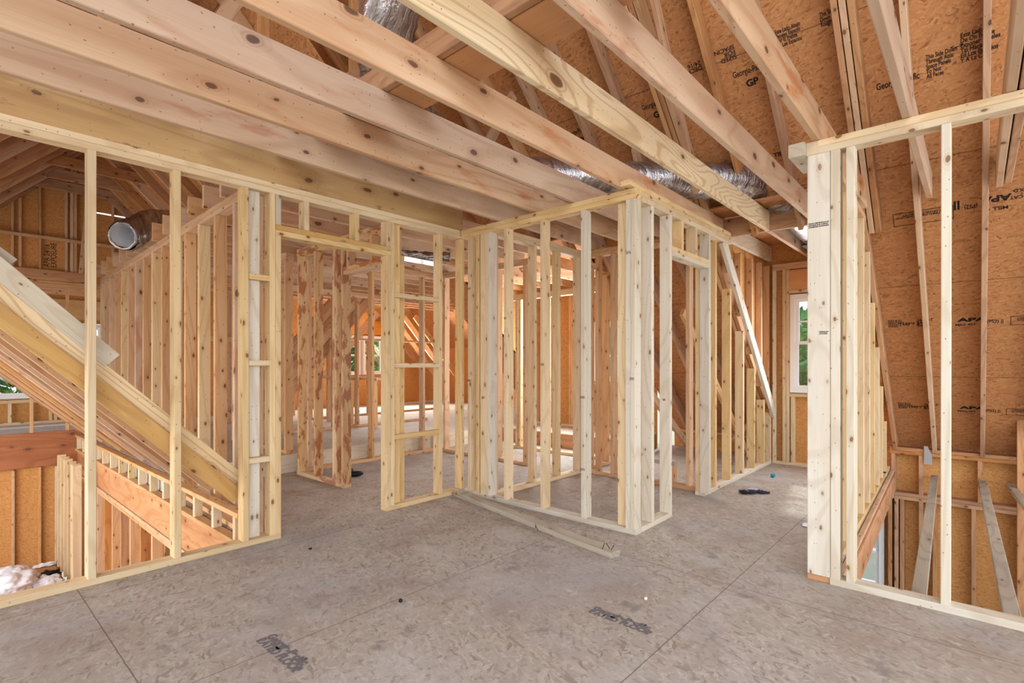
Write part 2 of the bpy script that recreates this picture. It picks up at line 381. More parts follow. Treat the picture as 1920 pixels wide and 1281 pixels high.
f4 = boxes('floor', [(-4, 9.3, -4, 11.05, -3.0, -2.95)], 'osb_floor'); tag(f4, 'lower storey floor at the bottom of the wells', 'floor', kind='structure')
ground = boxes('ground', [(-80, 90, -80, 90, -3.4, -3.2)], 'grass'); tag(ground, 'pale ground around the house', 'ground', kind='structure')

RS = .96; RZ = .42; RX = 7.36
def rz(x): return RZ + (RX - x) * RS          # inner face of the roof sheathing
th_ = .014
RIDX = .6
strips = [(-4, .84, RX + .5), (.84, 1.94, 5.0), (1.94, 3.40, RX + .5), (3.40, 5.60, 5.0), (5.60, 6.2, RX + .5), (6.2, 11.05, 5.0)]
parts = [extr([(RIDX, rz(RIDX)), (xe, rz(xe)), (xe, rz(xe) + .02), (RIDX, rz(RIDX) + .02)], 'Y', a, b) for a, b, xe in strips]
parts += [extr([(RIDX, rz(RIDX)), (-2.6, rz(RIDX) - 3.2 * RS), (-2.6, rz(RIDX) - 3.2 * RS + .02), (RIDX, rz(RIDX) + .02)], 'Y', 1.0, 11.05)]
roof = multi('ceiling', parts, 'osb_roof'); tag(roof, 'sloping roof sheathing of orange brown strand board above the rafters', 'roof', kind='structure')
# exterior walls
we = boxes('wall_right', [(RX + .14, RX + .155, -4, .80, -2.95, RZ - .25), (RX + .14, RX + .155, 1.5, 3.40, -2.95, RZ - .25), (RX + .14, RX + .155, .80, 1.5, -2.95, -1.46), (RX + .14, RX + .155, .80, 1.5, -.56, RZ - .25),
                          (RX + .14, RX + .155, 5.6, 6.2, -2.95, RZ - .25)], 'osb_wall')
tag(we, 'orange strand board outer wall beyond the right-hand well', 'wall', kind='structure')
# windows cut in: dormer window wall (corridor), second dormer wall, far wall
def wall_holes(name, axis, f, t, a0, a1, z0, z1, holes, mat='osb_wall'):
    L = []; hs = sorted(holes); cur = a0
    for (h0, h1, hz0, hz1) in hs:
        L.append((cur, h0, z0, z1)); L.append((h0, h1, z0, hz0)); L.append((h0, h1, hz1, z1)); cur = h1
    L.append((cur, a1, z0, z1))
    return boxes(name, [((u0, u1, f, f + t, a, b) if axis == 'X' else (f, f + t, u0, u1, a, b)) for (u0, u1, a, b) in L if u1 > u0 and b > a], mat)
WX = 6.83
w = wall_holes("wall_dormer", "Y", WX + D4, .015, .748, 1.96, 0, 2.66, [(.90, 1.655, .86, 2.04)]); tag(w, 'strand board wall around the corridor window', 'wall', kind='structure')
w = wall_holes('wall_dormer', 'Y', WX + D4, .015, 3.40, 5.60, 0, 2.66, [(3.80, 4.47, .93, 1.86)]); tag(w, 'strand board wall around the blue side room window', 'wall', kind='structure')
w = wall_holes('wall_far', 'X', 11.05 + D4, .015, -2.6, 9.3, -.1, 2.75, [(-.1, .55, .66, 1.88), (.62, 1.26, .66, 1.88), (1.36, 2.0, .66, 1.88), (6.32, 6.92, .93, 1.89), (6.98, 7.58, .93, 1.89)]); tag(w, 'strand board far wall with its row of windows', 'wall', kind='structure')
w = multi('wall_far', [extr([(-2.6, 2.75), (4.9, 2.75), (4.9, 2.8), (4.19, 3.48), (-2.6, 3.48)], 'Y', 11.155, 11.17), extr([(-2.6, 3.48), (1.6, 3.48), (1.6, 4.1), (-2.6, 4.1)], 'Y', 11.155, 11.17),
    extr([(2.7, 3.48), (4.19, 3.48), (3.54, 4.1), (2.7, 4.1)], 'Y', 11.155, 11.17), extr([(-2.6, 4.1), (3.54, 4.1), (.6, 6.9), (-2.6, 3.85)][:3] + [(-2.3, 4.1)], 'Y', 11.155, 11.17)], 'osb_wall'); tag(w, 'far attic gable wall', 'wall', kind='structure')
w = boxes('wall_side', [(9.3, 9.32, 5.6, 11.05, 0, 2.7), (7.5, 9.3, 5.6, 5.62, 0, 2.6)], 'osb_wall'); tag(w, 'far room side wall', 'wall', kind='structure')
# dormer cheeks and roofs
def cheek(y, label):
    o = multi('wall_dormer', [extr([(4.98, rz(4.98)), (WX + .1, rz(WX + .1)), (WX + .1, 2.66), (4.98, 2.66)], 'Y', y, y + .014)], 'osb_wall'); tag(o, label, 'wall', kind='structure')
cheek(1.945, 'triangular dormer side sheathing left of the corridor window'); cheek(.73, 'triangular dormer side sheathing right of the corridor window')
cheek(3.385, 'triangular side sheathing of the side room dormer near the closet'); cheek(5.60, 'triangular side sheathing of the side room dormer far end')
o = boxes('ceiling', [(4.9, 7.0, .6, 1.96, 2.665, 2.68), (4.9, 7.0, 3.38, 5.62, 2.665, 2.68), (4.98, 9.3, 6.2, 11.05, 2.69, 2.705)], 'osb_roof'); tag(o, 'flat sheathing over the dormers and the far room', 'ceiling', kind='structure')

# ---------------------------------------------------------------- window units
def window(n, axis, f, a0, a1, z0, z1, label, mid=None, muntin=True, glass='glass'):
    loc = ((a0 + a1) / 2, f, z0) if axis == 'X' else (f, (a0 + a1) / 2, z0)
    r = thing('window_%d' % n, loc, label, 'window'); r['kind'] = 'structure'
    def B(nm, u0, u1, za, zb, d0, d1, m):
        L = [(u0, u1, f + d0, f + d1, za, zb)] if axis == 'X' else [(f + d0, f + d1, u0, u1, za, zb)]
        return L
    w_ = .05
    fr = B('', a0, a0 + w_, z0, z1, -.01, .1, 0) + B('', a1 - w_, a1, z0, z1, -.01, .1, 0) + B('', a0 + w_, a1 - w_, z0, z0 + w_, -.01, .1, 0) + B('', a0 + w_, a1 - w_, z1 - w_, z1, -.01, .1, 0)
    boxes('window_frame', fr, 'vinyl', r)
    mid = mid or (z0 + z1) / 2; s = .035
    for (za, zb, dd) in ((z0 + w_, mid + .015, .015), (mid - .015, z1 - w_, .05)):
        u0, u1 = a0 + w_, a1 - w_
        sash = boxes('sash', B('', u0, u0 + s, za, zb, dd, dd + .03, 0) + B('', u1 - s, u1, za, zb, dd, dd + .03, 0) + B('', u0 + s, u1 - s, za, za + s, dd, dd + .03, 0) + B('', u0 + s, u1 - s, zb - s, zb, dd, dd + .03, 0), 'vinyl', r)
        boxes('pane', B('', u0 + s, u1 - s, za + s, zb - s, dd + .012, dd + .016, 0), glass, r)
        if muntin and dd > .04:
            zc = (za + zb) / 2; uc = (u0 + u1) / 2
            boxes('muntin', B('', u0 + s, u1 - s, zc - .009, zc + .009, dd + .004, dd + .022, 0) + B('', uc - .009, uc + .009, za + s, zb - s, dd + .005, dd + .021, 0), 'vinyl', r)
    return r
window(1, 'Y', WX + .01, .90, 1.655, .87, 2.035, 'white vinyl double-hung window with trees behind at the corridor end', mid=1.46)
window(2, 'Y', WX + .01, 3.80, 4.47, .94, 1.85, 'white window with bluish glass seen between the closet studs', mid=1.33, muntin=False, glass='blueglass')
window(3, 'X', 11.06, 6.33, 6.91, .94, 1.88, 'left unit of the far double window with green trees outside')
window(4, 'X', 11.06, 6.99, 7.57, .94, 1.88, 'right unit of the far double window with green trees outside')
window(5, 'X', 11.06, .63, 1.25, .67, 1.87, 'far window seen below the slanting rafters at the left edge')
window(6, 'X', 11.06, 1.37, 1.99, .67, 1.87, 'far window just left of the long stud wall above the slanting beam')
window(7, 'Y', RX + .06, .80, 1.5, -1.45, -.57, 'lower storey window beside the right-hand floor edge', muntin=False)

# ---------------------------------------------------------------- wall A (near left) : partition with door opening
A, bxA = wall('near left stud partition with tall pale yellow studs, from the left edge to the doorway and on to the closet corner', 'X', 3.61, -1.2, 3.41,
    [-.83, -.24 + .02, .575, .984, 1.379, 1.555, 1.593, 2.504, 2.542, 3.063, 3.33], mat='yellow', soleparts=[(-1.2, 1.631), (2.504, 3.30)], plates=2, topspan=(-1.2, 3.31))
for c in list(A.children):
    if c.name.startswith('stud') and abs(c.location.x + A.location.x - (1.593 + T / 2)) < .002:
        bpy.data.objects.remove(c)
    elif c.name.startswith('stud') and abs(c.location.x + A.location.x - (2.504 + T / 2)) < .002:
        bpy.data.objects.remove(c)
bxA('jack_stud', 1.594, 1.632, T, 2.105, 'yellow'); bxA('jack_stud', 2.503, 2.541, T, 2.105, 'yellow')
bxA('header', 1.594, 2.541, 2.105, 2.143, 'yellow'); bxA('header', 1.594, 2.541, 2.1435, 2.181, 'lvl')
for u in (1.595, 1.80, 2.21, 2.503): bxA('cripple_stud', u, u + T, 2.181, 2.388, 'white' if u < 1.7 else 'yellow')
box('stud', 1.42, 1.509, 3.662, 3.70, T, 2.388, 'white', A)                 # pale stud turned flat
box('stud', 2.582, 2.67, 3.662, 3.70, T, 2.388, 'yellow', A)
for z in (.565, 1.22, 1.80): bxA('block', 1.418, 1.554, z - .019, z + .019, 'yellow', d0=.0, d1=.05)
for z in (.60, 1.20, 1.79): bxA('block', 2.58, 3.062, z - .019, z + .019, 'yellow', d0=.0, d1=.05)
box('header_beam', -1.2, 3.36, 3.625, 3.67, 2.466, 2.76, 'lvl')
tag(bpy.context.scene.objects['header_beam'], 'long yellow stained beam standing on the near left partition plate', 'beam')

# ceiling joists
def joist(y0, x0, x1, mat, label, h=D8, z=2.466, group='ceiling joists over the room', name='ceiling_joist', nply=1):
    o = box(name, x0, x1, y0, y0 + T, z, z + h, mat, ch=.004); tag(o, label, 'joist', group); return o
JL = [(3.10, 'joist', 5.02, 'first ceiling joist, beside the yellow beam over the left partition'),
      (2.70, 'joist', 5.02, 'second ceiling joist from the left partition, red-brown blotches'),
      (2.315, 'joist', 5.02, 'third ceiling joist from the left partition, with large round knots'),
      (1.875, 'joist', 5.26, 'fourth ceiling joist from the left, ending over the closet side wall'),
      (1.45, 'joist2', 5.262, 'fifth ceiling joist from the left, strongly striped grain, meeting the far header'),
      (1.05, 'joist', 5.262, 'sixth ceiling joist from the left, running to the header by the corner post'),
      (.65, 'joist', 5.02, 'seventh ceiling joist, orange, bearing on the right partition corner post'),
      (.245, 'joist', 5.02, 'eighth ceiling joist, crossing the right partition top plate'),
      (-.14, 'joist', 5.04, 'ninth ceiling joist at the upper right corner, pale with dark bark streak')]
for y0, m, x1, lb in JL: joist(y0, -1.4, x1, m, lb)
o = joist(-.185, .8, 4.98, 'rafter', 'bark-edged board nailed beside the ninth ceiling joist at the upper right')
hd = box('header_beam', 5.265, 5.303, .72, 1.92, 2.466, 2.65, 'rafter'); tag(hd, 'short orange header beam closing the room joists above the corridor', 'beam')
for k, y in enumerate((1.875, 1.45, 1.05)):
    joist(y, 5.305, 6.9, 'white' if k == 0 else 'joist', ['pale corridor ceiling joist on the left wall beyond the header', 'middle corridor ceiling joist beyond the header', 'right corridor ceiling joist beyond the header'][k], group='corridor ceiling joists')
# joists over the rooms behind
n = 0
for k in range(15):
    y = 3.80 + .406 * k
    o = joist(y, 1.44 + (.012 * k), 4.95 if k < 6 else 9.2, 'joist' if k % 3 else 'warm', 'ceiling joist %s over the rooms behind the left partition' % ['nearest', 'second', 'third', 'fourth', 'fifth', 'sixth', 'seventh', 'eighth', 'ninth', 'tenth', 'eleventh', 'twelfth', 'thirteenth', 'fourteenth', 'farthest'][k], group='ceiling joists over the back rooms')

# ---------------------------------------------------------------- closet: front wall along y at x=3.32
CF, bC = wall('closet front stud wall of pale studs facing the camera, over the loose plank', 'Y', 3.32, 1.795, 3.60,
    [1.797, 1.836, 2.219, 2.617, 3.022, 3.222, 3.364, 3.475], mat='white', topmat='yellow', studmats=['white', 'white', 'white', 'pine', 'pine', 'white', 'yellow', 'pine'])
box('stud', 3.322, 3.36, 3.262, 3.351, T, 2.387, 'yellow', CF); box('stud', 3.368, 3.406, 1.876, 1.965, T, 2.387, 'pine', CF)
for yy, zz in ((3.31, .9), (2.63, 1.2), (3.04, 1.6), (1.82, 1.1), (1.85, 2.0)): stamp(CF, 3.32, yy + .0, zz, 'X', w=.028)
stamp(CF, 3.32, 2.238, .95, 'X'); stamp(CF, 3.32, 2.238, .40, 'X'); stamp(CF, 3.32, 3.494, 1.05, 'X'); stamp(CF, 3.32, 3.494, 1.9, 'X')
CS, bS = wall('closet side stud wall with the narrow doorway and raised header, at the corridor corner', 'X', 1.795, 3.412, 5.26,
    [3.57, 3.878, 4.685], mat='white', soleparts=[(3.412, 3.917)], topmat='pine', topspan=(3.412, 5.26))
mesh('sap_mark', [(3.8772, 1.845 + .013 * math.cos(a * .524), .93 + .010 * math.sin(a * .524)) for a in range(12)], [tuple(range(11, -1, -1))], 'orange', CS)
bS('header', 3.918, 4.684, 2.075, 2.113, 'white'); bS('header', 3.918, 4.684, 2.1135, 2.151, 'yellow')
for u in (4.10, 4.38): bS('cripple_stud', u, u + T, 2.151, 2.388, 'yellow')
o = box('top_plate_board', 3.25, 5.26, 1.80, 1.873, 2.466, 2.504, 'pine'); tag(o, 'extra pale board lying on the closet side wall top plate beside the joist', 'board')
# closet left wall, back wall, next rooms
wall('stud wall inside the closet running back from its front wall on the left', 'X', 3.262, 3.412, 4.85, [3.43, 3.99, 4.39, 4.77], mat='pine')
wall('closet back stud wall seen between the front studs', 'Y', 4.855, 1.90, 3.40, [2.05, 2.885, 3.075], mat='warm')
wall('short stud wall stepping back behind the closet', 'X', 3.29, 4.95, 5.60, [5.08, 5.42], mat='warm', z1=2.38)
wall('stud wall in front of the raised side room platform', 'Y', 5.605, 3.40, 5.10, [3.50, 4.36, 4.84, 4.90], mat='pine', z1=2.2)
wall('dark far stud wall left of the side room', 'Y', 4.72, 3.95, 5.55, [4.0, 4.45, 4.9, 5.2, 5.45], mat='warm')
wall('long stud wall across the back with a raised floor edge behind it', 'X', 5.60, 2.83, 4.85, [2.84, 3.66, 4.46, 4.76], mat='warm')
st, _b = wall('mud-stained stud wall with dark red patches beyond the doorway', 'Y', 2.68, 4.59, 5.55, [4.595, 4.72, 4.76, 5.14, 5.50], mat='stained', topspan=(3.75, 5.55))
box('header', 2.68, 2.769, 3.73, 4.59, 2.08, 2.118, 'warm', st); box('header', 2.68, 2.769, 3.73, 4.59, 2.1185, 2.156, 'stained', st)
for y in (3.77, 4.10, 4.50): box('cripple_stud', 2.68, 2.769, y, y + T, 2.156, 2.388, 'warm', st)
box('jack_stud', 2.68, 2.769, 3.73, 3.768, .0, 2.08, 'yellow', st)
wall('stud wall on the raised floor in front of the far double window', 'X', 7.40, 3.3, 6.0, [3.35, 3.75, 4.16, 4.57, 5.4, 5.9], z0=.20, z1=2.35, mat='warm')
wall('second stud wall on the raised floor by the far room slope', 'X', 8.9, 4.4, 7.6, [4.45, 4.9, 5.3, 5.75, 6.35, 7.55], z0=.20, z1=1.7, plates=1, mat='warm')
wall('stud wall of the hall behind the long left stud wall', 'Y', 2.66, 5.76, 7.35, [5.78, 6.15, 6.56, 6.97, 7.3], z0=.20, mat='warm')
wall('stud wall at the back of the hall', 'X', 9.5, 1.75, 4.3, [1.8, 2.2, 2.6, 3.0, 3.4, 3.8, 4.2], z0=.20, mat='warm', plates=1)
rb = box('rim_board', 1.50, 6.0, 5.70, 5.738, 0, .20, 'white'); tag(rb, 'pale rim board of the raised floor behind the back stud wall', 'board')
rb = box('rim_board', 6.062, 6.10, 3.42, 5.68, 0, .20, 'rim'); tag(rb, 'orange rim board of the side room platform', 'board')

# ---------------------------------------------------------------- corridor: left knee wall cut by the slanting rafter
K = thing('stud_wall', (5.8, 1.90, 0), 'corridor left stud wall with short studs under a slanting pale rafter', 'wall frame')
box('sole_plate', 4.73, 6.82, 1.855, 1.944, 0, T, 'white', K)
def rk(x): return 2.36 - (x - 5.17) * 1.06
for i, x in enumerate((4.685 + .04, 5.0, 5.40, 5.79, 6.17, 6.52)):
    zt = min(2.388, rk(x + T) - .10) if x > 5.05 else 2.388
    box('stud', x, x + T, 1.857, 1.942, T, zt, 'yellow' if i else 'pine', K)
    if x > 5.05: box('cripple_stud', x - .03, x + .008, 1.875, 1.942, rk(x) + .02, 2.40, 'warm', K)
box('stud', 6.785, 6.82, 1.857, 1.942, T, .62, 'yellow', K); box('cripple_stud', 6.77, 6.81, 1.875, 1.942, .8, 2.40, 'warm', K)
beam('rake_board', (5.12, 1.835, 2.41), (6.83, 1.835, .60), T, D6 * .8, 'white', K, side=(0, 1, 0))
# dormer window wall frame
DW = thing('stud_wall', (WX + .04, 1.25, 0), 'window wall frame around the white corridor window', 'wall frame')
box('sole_plate', WX, WX + D4, .72, 1.85, 0, T, 'pine', DW); box('top_plate', WX, WX + D4, .72, 1.85, 2.34, 2.378, 'warm', DW); box('top_plate', WX, WX + D4, .72, 1.85, 2.379, 2.417, 'warm', DW)
for y, z0, z1 in ((1.812, T, 2.34), (1.70, T, 2.34), (1.66, T, 2.34), (.86, T, 2.34), (1.61, T, .82), (1.2, T, .82)): box('stud', WX, WX + D4, y, y + T, z0, z1, 'pine', DW)
box('sill_plate', WX, WX + D4, .90, 1.66, .82, .86, 'yellow', DW); box('header', WX, WX + .04, .90, 1.66, 2.09, 2.33, 'ply', DW); box('header_plate', WX, WX + D4, .90, 1.66, 2.05, 2.088, 'pine', DW)
# side room window wall frame
SW = thing('stud_wall', (WX + .04, 4.4, .2), 'window wall frame around the blue side room window', 'wall frame')
box('sole_plate', WX, WX + D4, 3.42, 5.58, .2, .238, 'pine', SW); box('top_plate', WX, WX + D4, 3.42, 5.58, 2.34, 2.378, 'warm', SW)
for y, z0, z1 in ((3.45, .238, 2.34), (3.75, .238, 2.34), (4.51, .238, 2.34), (4.80, .238, 2.34), (4.84, .238, 2.34), (5.2, .238, 2.34), (5.5, .238, 2.34), (4.25, .238, .88)): box('stud', WX, WX + D4, y, y + T, z0, z1, 'warm', SW)
box('sill_plate', WX, WX + D4, 3.80, 4.48, .885, .925, 'yellow', SW); box('header', WX, WX + .04, 3.74, 4.574, 1.87, 2.33, 'ply', SW)
for i, y in enumerate((3.45, 3.86, 4.27, 4.68, 5.09, 5.5)):
    joist(y, 5.0, 6.9, 'warm', 'side room ceiling joist %s from the closet' % ['first', 'second', 'third', 'fourth', 'fifth', 'sixth'][i], z=2.40, h=D6, group='side room ceiling joists')

# ---------------------------------------------------------------- right partition (wall B) and corner post
B, bB = wall('right-hand open partition with white sole plate and one tall white stud, beside the open well', 'Y', 3.30, -2.4, .60, [-2.35, -1.9, -1.5, -1.1, -.70, -.30, .091], mat='white', topmat='pine', topspan=(-2.4, .66))
o = box('stud', 3.305, 3.39, .486, .526, T, 2.388, 'white', B)
P = thing('corner_post', (3.34, .62, 0), 'thick built-up white corner post at the right end of the corridor', 'post')
box('base_block', 3.31, 3.40, .60, .712, 0, .035, 'rafter', P); box('post_board', 3.305, 3.345, .60, .712, .036, 2.388, 'white', P); box('post_board', 3.302, 3.385, .553, .598, .02, 2.388, 'white', P)
box('post_board', 3.347, 3.387, .60, .712, .036, 2.388, 'yellow', P); box('post_board', 3.39, 3.48, .575, .61, .0, 2.388, 'grey', P)
box('post_cap', 3.302, 3.39, .601, .715, 2.389, 2.464, 'pine', P, ax=1); stamp(P, 3.3045, .655, 1.98, 'X', w=.09, h=.03); stamp(P, 3.3045, .63, 1.38, 'X')
o = box('plate_stub', 3.27, 3.60, .716, .80, 2.39, 2.464, 'white'); tag(o, 'pale plate end sticking out to the left of the corner post top', 'board')
# corridor right wall under the rafter slope, on the floor edge
CR = thing('stud_wall', (5.3, .65, 0), 'stepped stud wall on the floor edge running back right of the corner post', 'wall frame')
box('sole_plate', 3.50, 7.34, .60, .689, 0, T, 'yellow', CR)
for i, x in enumerate((3.62, 4.05, 4.46, 4.87, 5.28, 5.69, 6.10, 6.51, 6.92)):
    zt = min(2.36, rz(x + T) - .22)
    box('stud', x, x + T, .602, .687, T, zt, 'yellow' if i % 2 else 'pine', CR)
    if i in (3, 4, 6): box('stud', x + T + .002, x + 2 * T, .602, .687, T, min(2.36, rz(x + 2 * T) - .22), 'warm', CR)
box('top_plate', 3.50, 5.0, .60, .689, 2.36, 2.40, 'warm', CR)
CR.rotation_euler.z = .034; CR.location.y += .068
fe = thing('floor_edge_beam', (5.4, .60, 0), 'wide pale orange floor edge beam along the right-hand well', 'beam')
box('beam', 3.42, 7.34, .565, .598, -.235, -.002, 'warm', fe); box('beam_board', 3.42, 7.34, .548, .5645, -.225, -.03, 'rim', fe)
fe.rotation_euler.z = .034; fe.location.y += .066
fe = box('floor_edge_beam', 3.345, 3.40, -3, .55, -.30, -.022, 'warm'); tag(fe, 'floor edge beam under the right-hand partition', 'beam')
# outer wall frame of the right well
OW = thing('stud_wall', (RX + .07, -.2, -2.95), 'outer wall frame below the roof eave across the right-hand well', 'wall frame')
for z in (.185, .225): box('top_plate', RX, RX + D6, -3.5, .74, z, z + T, 'rafter', OW)
for z in (-.33, -.29): box('middle_plate', RX, RX + D6, -3.5, .79, z, z + T, 'rafter', OW)
for y in (-.93, -.50, -.05, .44, .69): box('stud', RX, RX + D6, y, y + T, -.25, .185, 'rafter', OW)
for y in (-2.2, -1.8, -1.35, -.93, -.45, .0, .32, .44, .72, .66, .61): box('stud', RX, RX + D6, y, y + T, -2.95, -.33, 'rafter', OW)
box('header', RX + .02, RX + .06, .80, 1.5, -.53, -.34, 'orange', OW); box('sill_plate', RX, RX + D6, .80, 1.5, -1.52, -1.47, 'warm', OW)
box('end_stud', RX - .25, RX - .21, -.42, -.30, -2.9, 1.0, 'rafter', OW); box('end_stud', RX - .05, RX - .012, -.46, -.36, -2.9, .6, 'rafter', OW)
# loose boards bridging the well, sky sheen on top put into the grey
for (ya, yb, lb) in ((.225, .34, 'left of the three long boards bridging the right-hand well'), (-.135, -.05, 'middle board bridging the right-hand well, sky sheen painted in as grey'), (-.55, -.26, 'right board bridging the well, at the picture edge')):
    o = beam('bridging_board', (3.41, ya, -.03), (7.35, yb, -.03), .066, T, 'grey', side=(0, 1, 0)); tag(o, lb, 'board')
# metal tie on the plate
mt = mesh('rafter_tie', [(7.352, .43, .10), (7.352, .36, .10), (7.352, .36, .20), (7.352, .40, .30), (7.352, .43, .30), (7.34, .43, .10), (7.34, .36, .10), (7.34, .36, .20), (7.34, .40, .30), (7.34, .43, .30)],
          [(0, 1, 2, 3, 4), (9, 8, 7, 6, 5), (0, 5, 6, 1), (1, 6, 7, 2), (2, 7, 8, 3), (3, 8, 9, 4), (4, 9, 5, 0)], 'galv'); tag(mt, 'small galvanised metal tie hanging at a rafter foot on the outer plate', 'bracket')

# ---------------------------------------------------------------- rafters of the main roof
ang = math.atan(RS); nrm = Vector((-math.sin(ang), 0, -math.cos(ang)))
def rafter(y, x0, x1, label, mat='rafter', h=D6, group='main roof rafters', off=0, t=T):
    c = nrm * (h / 2 + .002 + off)
    o = beam('rafter', Vector((x0, y, rz(x0))) + c, Vector((x1, y, rz(x1))) + c, t, h, mat, side=(0, 1, 0)); tag(o, label, 'rafter', group); return o
ordn = ['first', 'second', 'third', 'fourth', 'fifth', 'sixth', 'seventh', 'eighth', 'ninth', 'tenth', 'eleventh', 'twelfth', 'thirteenth', 'fourteenth', 'fifteenth']
RY = [(-1.27, 7.45), (-.86, 7.45), (-.46, 7.45), (-.05, 7.45), (.34, 7.45), (.69, 7.45), (1.15, 5.2), (1.53, 5.2), (1.90, 5.2), (2.33, 7.45), (2.74, 7.45), (3.14, 7.45), (3.55, 5.2), (3.96, 5.2), (4.37, 5.2)]
for i, (y, xe) in enumerate(RY): rafter(y, RIDX + .03, xe, '%s rafter of the main roof slope counting from the right' % ordn[i], mat='rafter' if i % 4 else 'warm')
rafter(.645, RIDX + .03, 5.3, 'doubled rafter beside the corner post, with a dark gap between its two boards', mat='warm'); rafter(.60, RIDX + .03, 5.3, 'third board of the doubled rafter above the corner post')
rafter(1.945, RIDX + .03, 7.45, 'rafter nailed beside the dormer edge left of the corridor window'); rafter(1.99, RIDX + .03, 7.45, 'outermost of the rafters bundled at the corridor dormer', mat='warm')
for k in range(11):
    y = 4.78 + .41 * k; rafter(y, RIDX + .03, 5.2, 'attic rafter %s beyond the stair partition' % ordn[k], group='dark attic rafters')
# left slope rafters and ridge
rd = box('ridge_board', RIDX - T / 2, RIDX + T / 2, -3.5, 11.0, rz(RIDX) - .22, rz(RIDX) - .005, 'rafter'); tag(rd, 'ridge board at the top of the attic', 'beam')
for k in range(14):
    y = 1.1 + .7 * k; p0 = Vector((RIDX - .03, y, rz(RIDX) - .1)); p1 = Vector((-2.5, y, rz(RIDX) - .1 - 3.1 * RS + .03))
    o = beam('rafter', p0, p1, T, D6, 'rafter', side=(0, 1, 0)); tag(o, 'rafter %s on the hidden far slope of the attic' % ordn[k], 'rafter', 'left slope rafters')
# attic braces seen between the joists
for i, (a, b) in enumerate((((1.2, 3.4, 2.7), (3.2, 3.4, 4.1)), ((.9, 3.5, 2.7), (2.0, 3.5, 5.0)), ((2.2, 3.6, 2.7), (2.2, 3.6, 5.0)), ((3.0, 3.2, 2.7), (3.6, 3.2, 3.7)), ((.6, 3.3, 2.7), (.7, 3.3, 5.6)), ((1.5, 3.6, 2.7), (1.5, 3.6, 5.3)),
                            ((3.9, 3.5, 2.66), (4.2, 3.5, 3.1)), ((4.3, 1.75, 2.66), (3.35, 1.72, 4.0)), ((4.4, 2.25, 2.66), (4.0, 2.25, 3.4)))):
    o = beam('attic_brace', a, b, T, D4, 'rafter', side=(0, 1, 0)); tag(o, 'slanting brace number %s in the dark attic above the joists' % ['one', 'two', 'three', 'four', 'five', 'six', 'seven', 'eight', 'nine'][i], 'brace', 'attic braces')
# strongback on the joists
sb = thing('strongback', (1.72, 2.2, 2.66), 'orange flat board with an upright board along it, lying across the joists', 'board')
box('flat_board', 1.62, 1.86, .85, 3.55, 2.652, 2.672, 'ply', sb); box('upright_board', 1.575, 1.613, .85, 3.55, 2.652, 2.79, 'rafter', sb)

# ---------------------------------------------------------------- printing on the roof boards
xr, yr = (0, -1, 0), (-1, 0, RS)
def rp_(x, y): return (x, y, rz(x))
def rtext(body, size, x, y, flip=False, sx=1.0, bold=.001, name='printed_mark'):
    a = (0, 1, 0) if flip else xr; b = (1, 0, -RS) if flip else yr
    text(body, size * 1.18, rp_(x, y), a, b, roof, sx=sx, bold=bold, name=name)
rtext('Georgia-Pacific', .055, 4.50, .53, sx=.62, bold=.0015)
rtext('This Side Down\nThrough Attic\nSpace Panels\nTo Not\nAll Faces', .034, 4.42, .25, sx=.62); rtext('Este Lado\nDe On Frente\nExponer Paneles\nTip Hacia\nEn Los Espacios\nY A La Cara', .034, 4.37, .075, sx=.7)
rtext('<-->', .03, 4.41, .125); rtext('<-->', .03, 4.34, -.16)
rtext('Este Lado Abajo\nPaneles Espacio\nPor El Frente\nEn Los Espacios', .034, 4.06, 1.08, sx=.62); rtext('This Side\nDown\nRough Panels', .034, 4.06, .80, sx=.62)
for y in (1.42, 3.02, 2.20): rtext('Georgia-Pacific', .055, 4.20, y, sx=.62); rtext('GP', .06, 4.27, y - .08, sx=1.0, bold=.003)
rtext('SIZED\nFOR\nSPACING', .038, 4.08, 1.36, flip=True); rtext('DECK\n24/16', .04, 4.07, 1.62, flip=True); rtext('APA  MILL', .04, 4.70, 1.06, flip=True, bold=.002)
rtext('APA', .062, 5.24, -.19, flip=True, sx=1.2, bold=.003); rtext('MILL 45', .034, 5.31, -.18, flip=True, sx=1.1); rtext('(PS2)', .045, 5.27, -.01, flip=True, sx=.7); rtext('||', .07, 5.25, .09, flip=True, bold=.003)
rtext('CERTIFIED FIBER SOURCING\nSUSTAINABLE FORESTRY', .022, 5.285, .16, flip=True, sx=1.0, bold=.0005)
rtext('16 CAT\n4/16\nHOLD', .03, 5.26, -.30, flip=True)
for xx in (6.15, 7.02):
    rtext('DECK32\nSPACING\nSIZED', .034, xx - .03, .63, sx=.75); rtext('| Layer ||', .05, xx, .54, sx=.7, bold=.002); rtext('16 CAT\n24/16\nSIZED', .034, xx - .03, .41, sx=.9)
    rtext('APA', .05, xx - .01, .12, sx=1.7, bold=.003); rtext('MILL 457', .028, xx + .025, .14, sx=1.1); rtext('(PS2) ||', .045, xx + .01, -.07, sx=.7); rtext('CERTIFIED\nSOURCING', .024, xx - .012, -.26, bold=.0005)
def rframe(x0, x1, y0, y1, t=.006):
    vs, fs = [], []
    for (a, b, c, d) in ((x0, x1, y0, y0 + t), (x0, x1, y1 - t, y1), (x0, x0 + t, y0, y1), (x1 - t, x1, y0, y1)):
        n_ = len(vs); vs += [(a, c, rz(a) - .003), (b, c, rz(b) - .003), (b, d, rz(b) - .003), (a, d, rz(a) - .003)]; fs.append((n_, n_ + 1, n_ + 2, n_ + 3))
    mesh('printed_mark', vs, fs, 'ink', roof)
rframe(5.255, 5.345, .13, .51, .004); rframe(6.11, 6.185, -.42, -.22, .004); rframe(6.985, 7.055, -.42, -.22, .004)

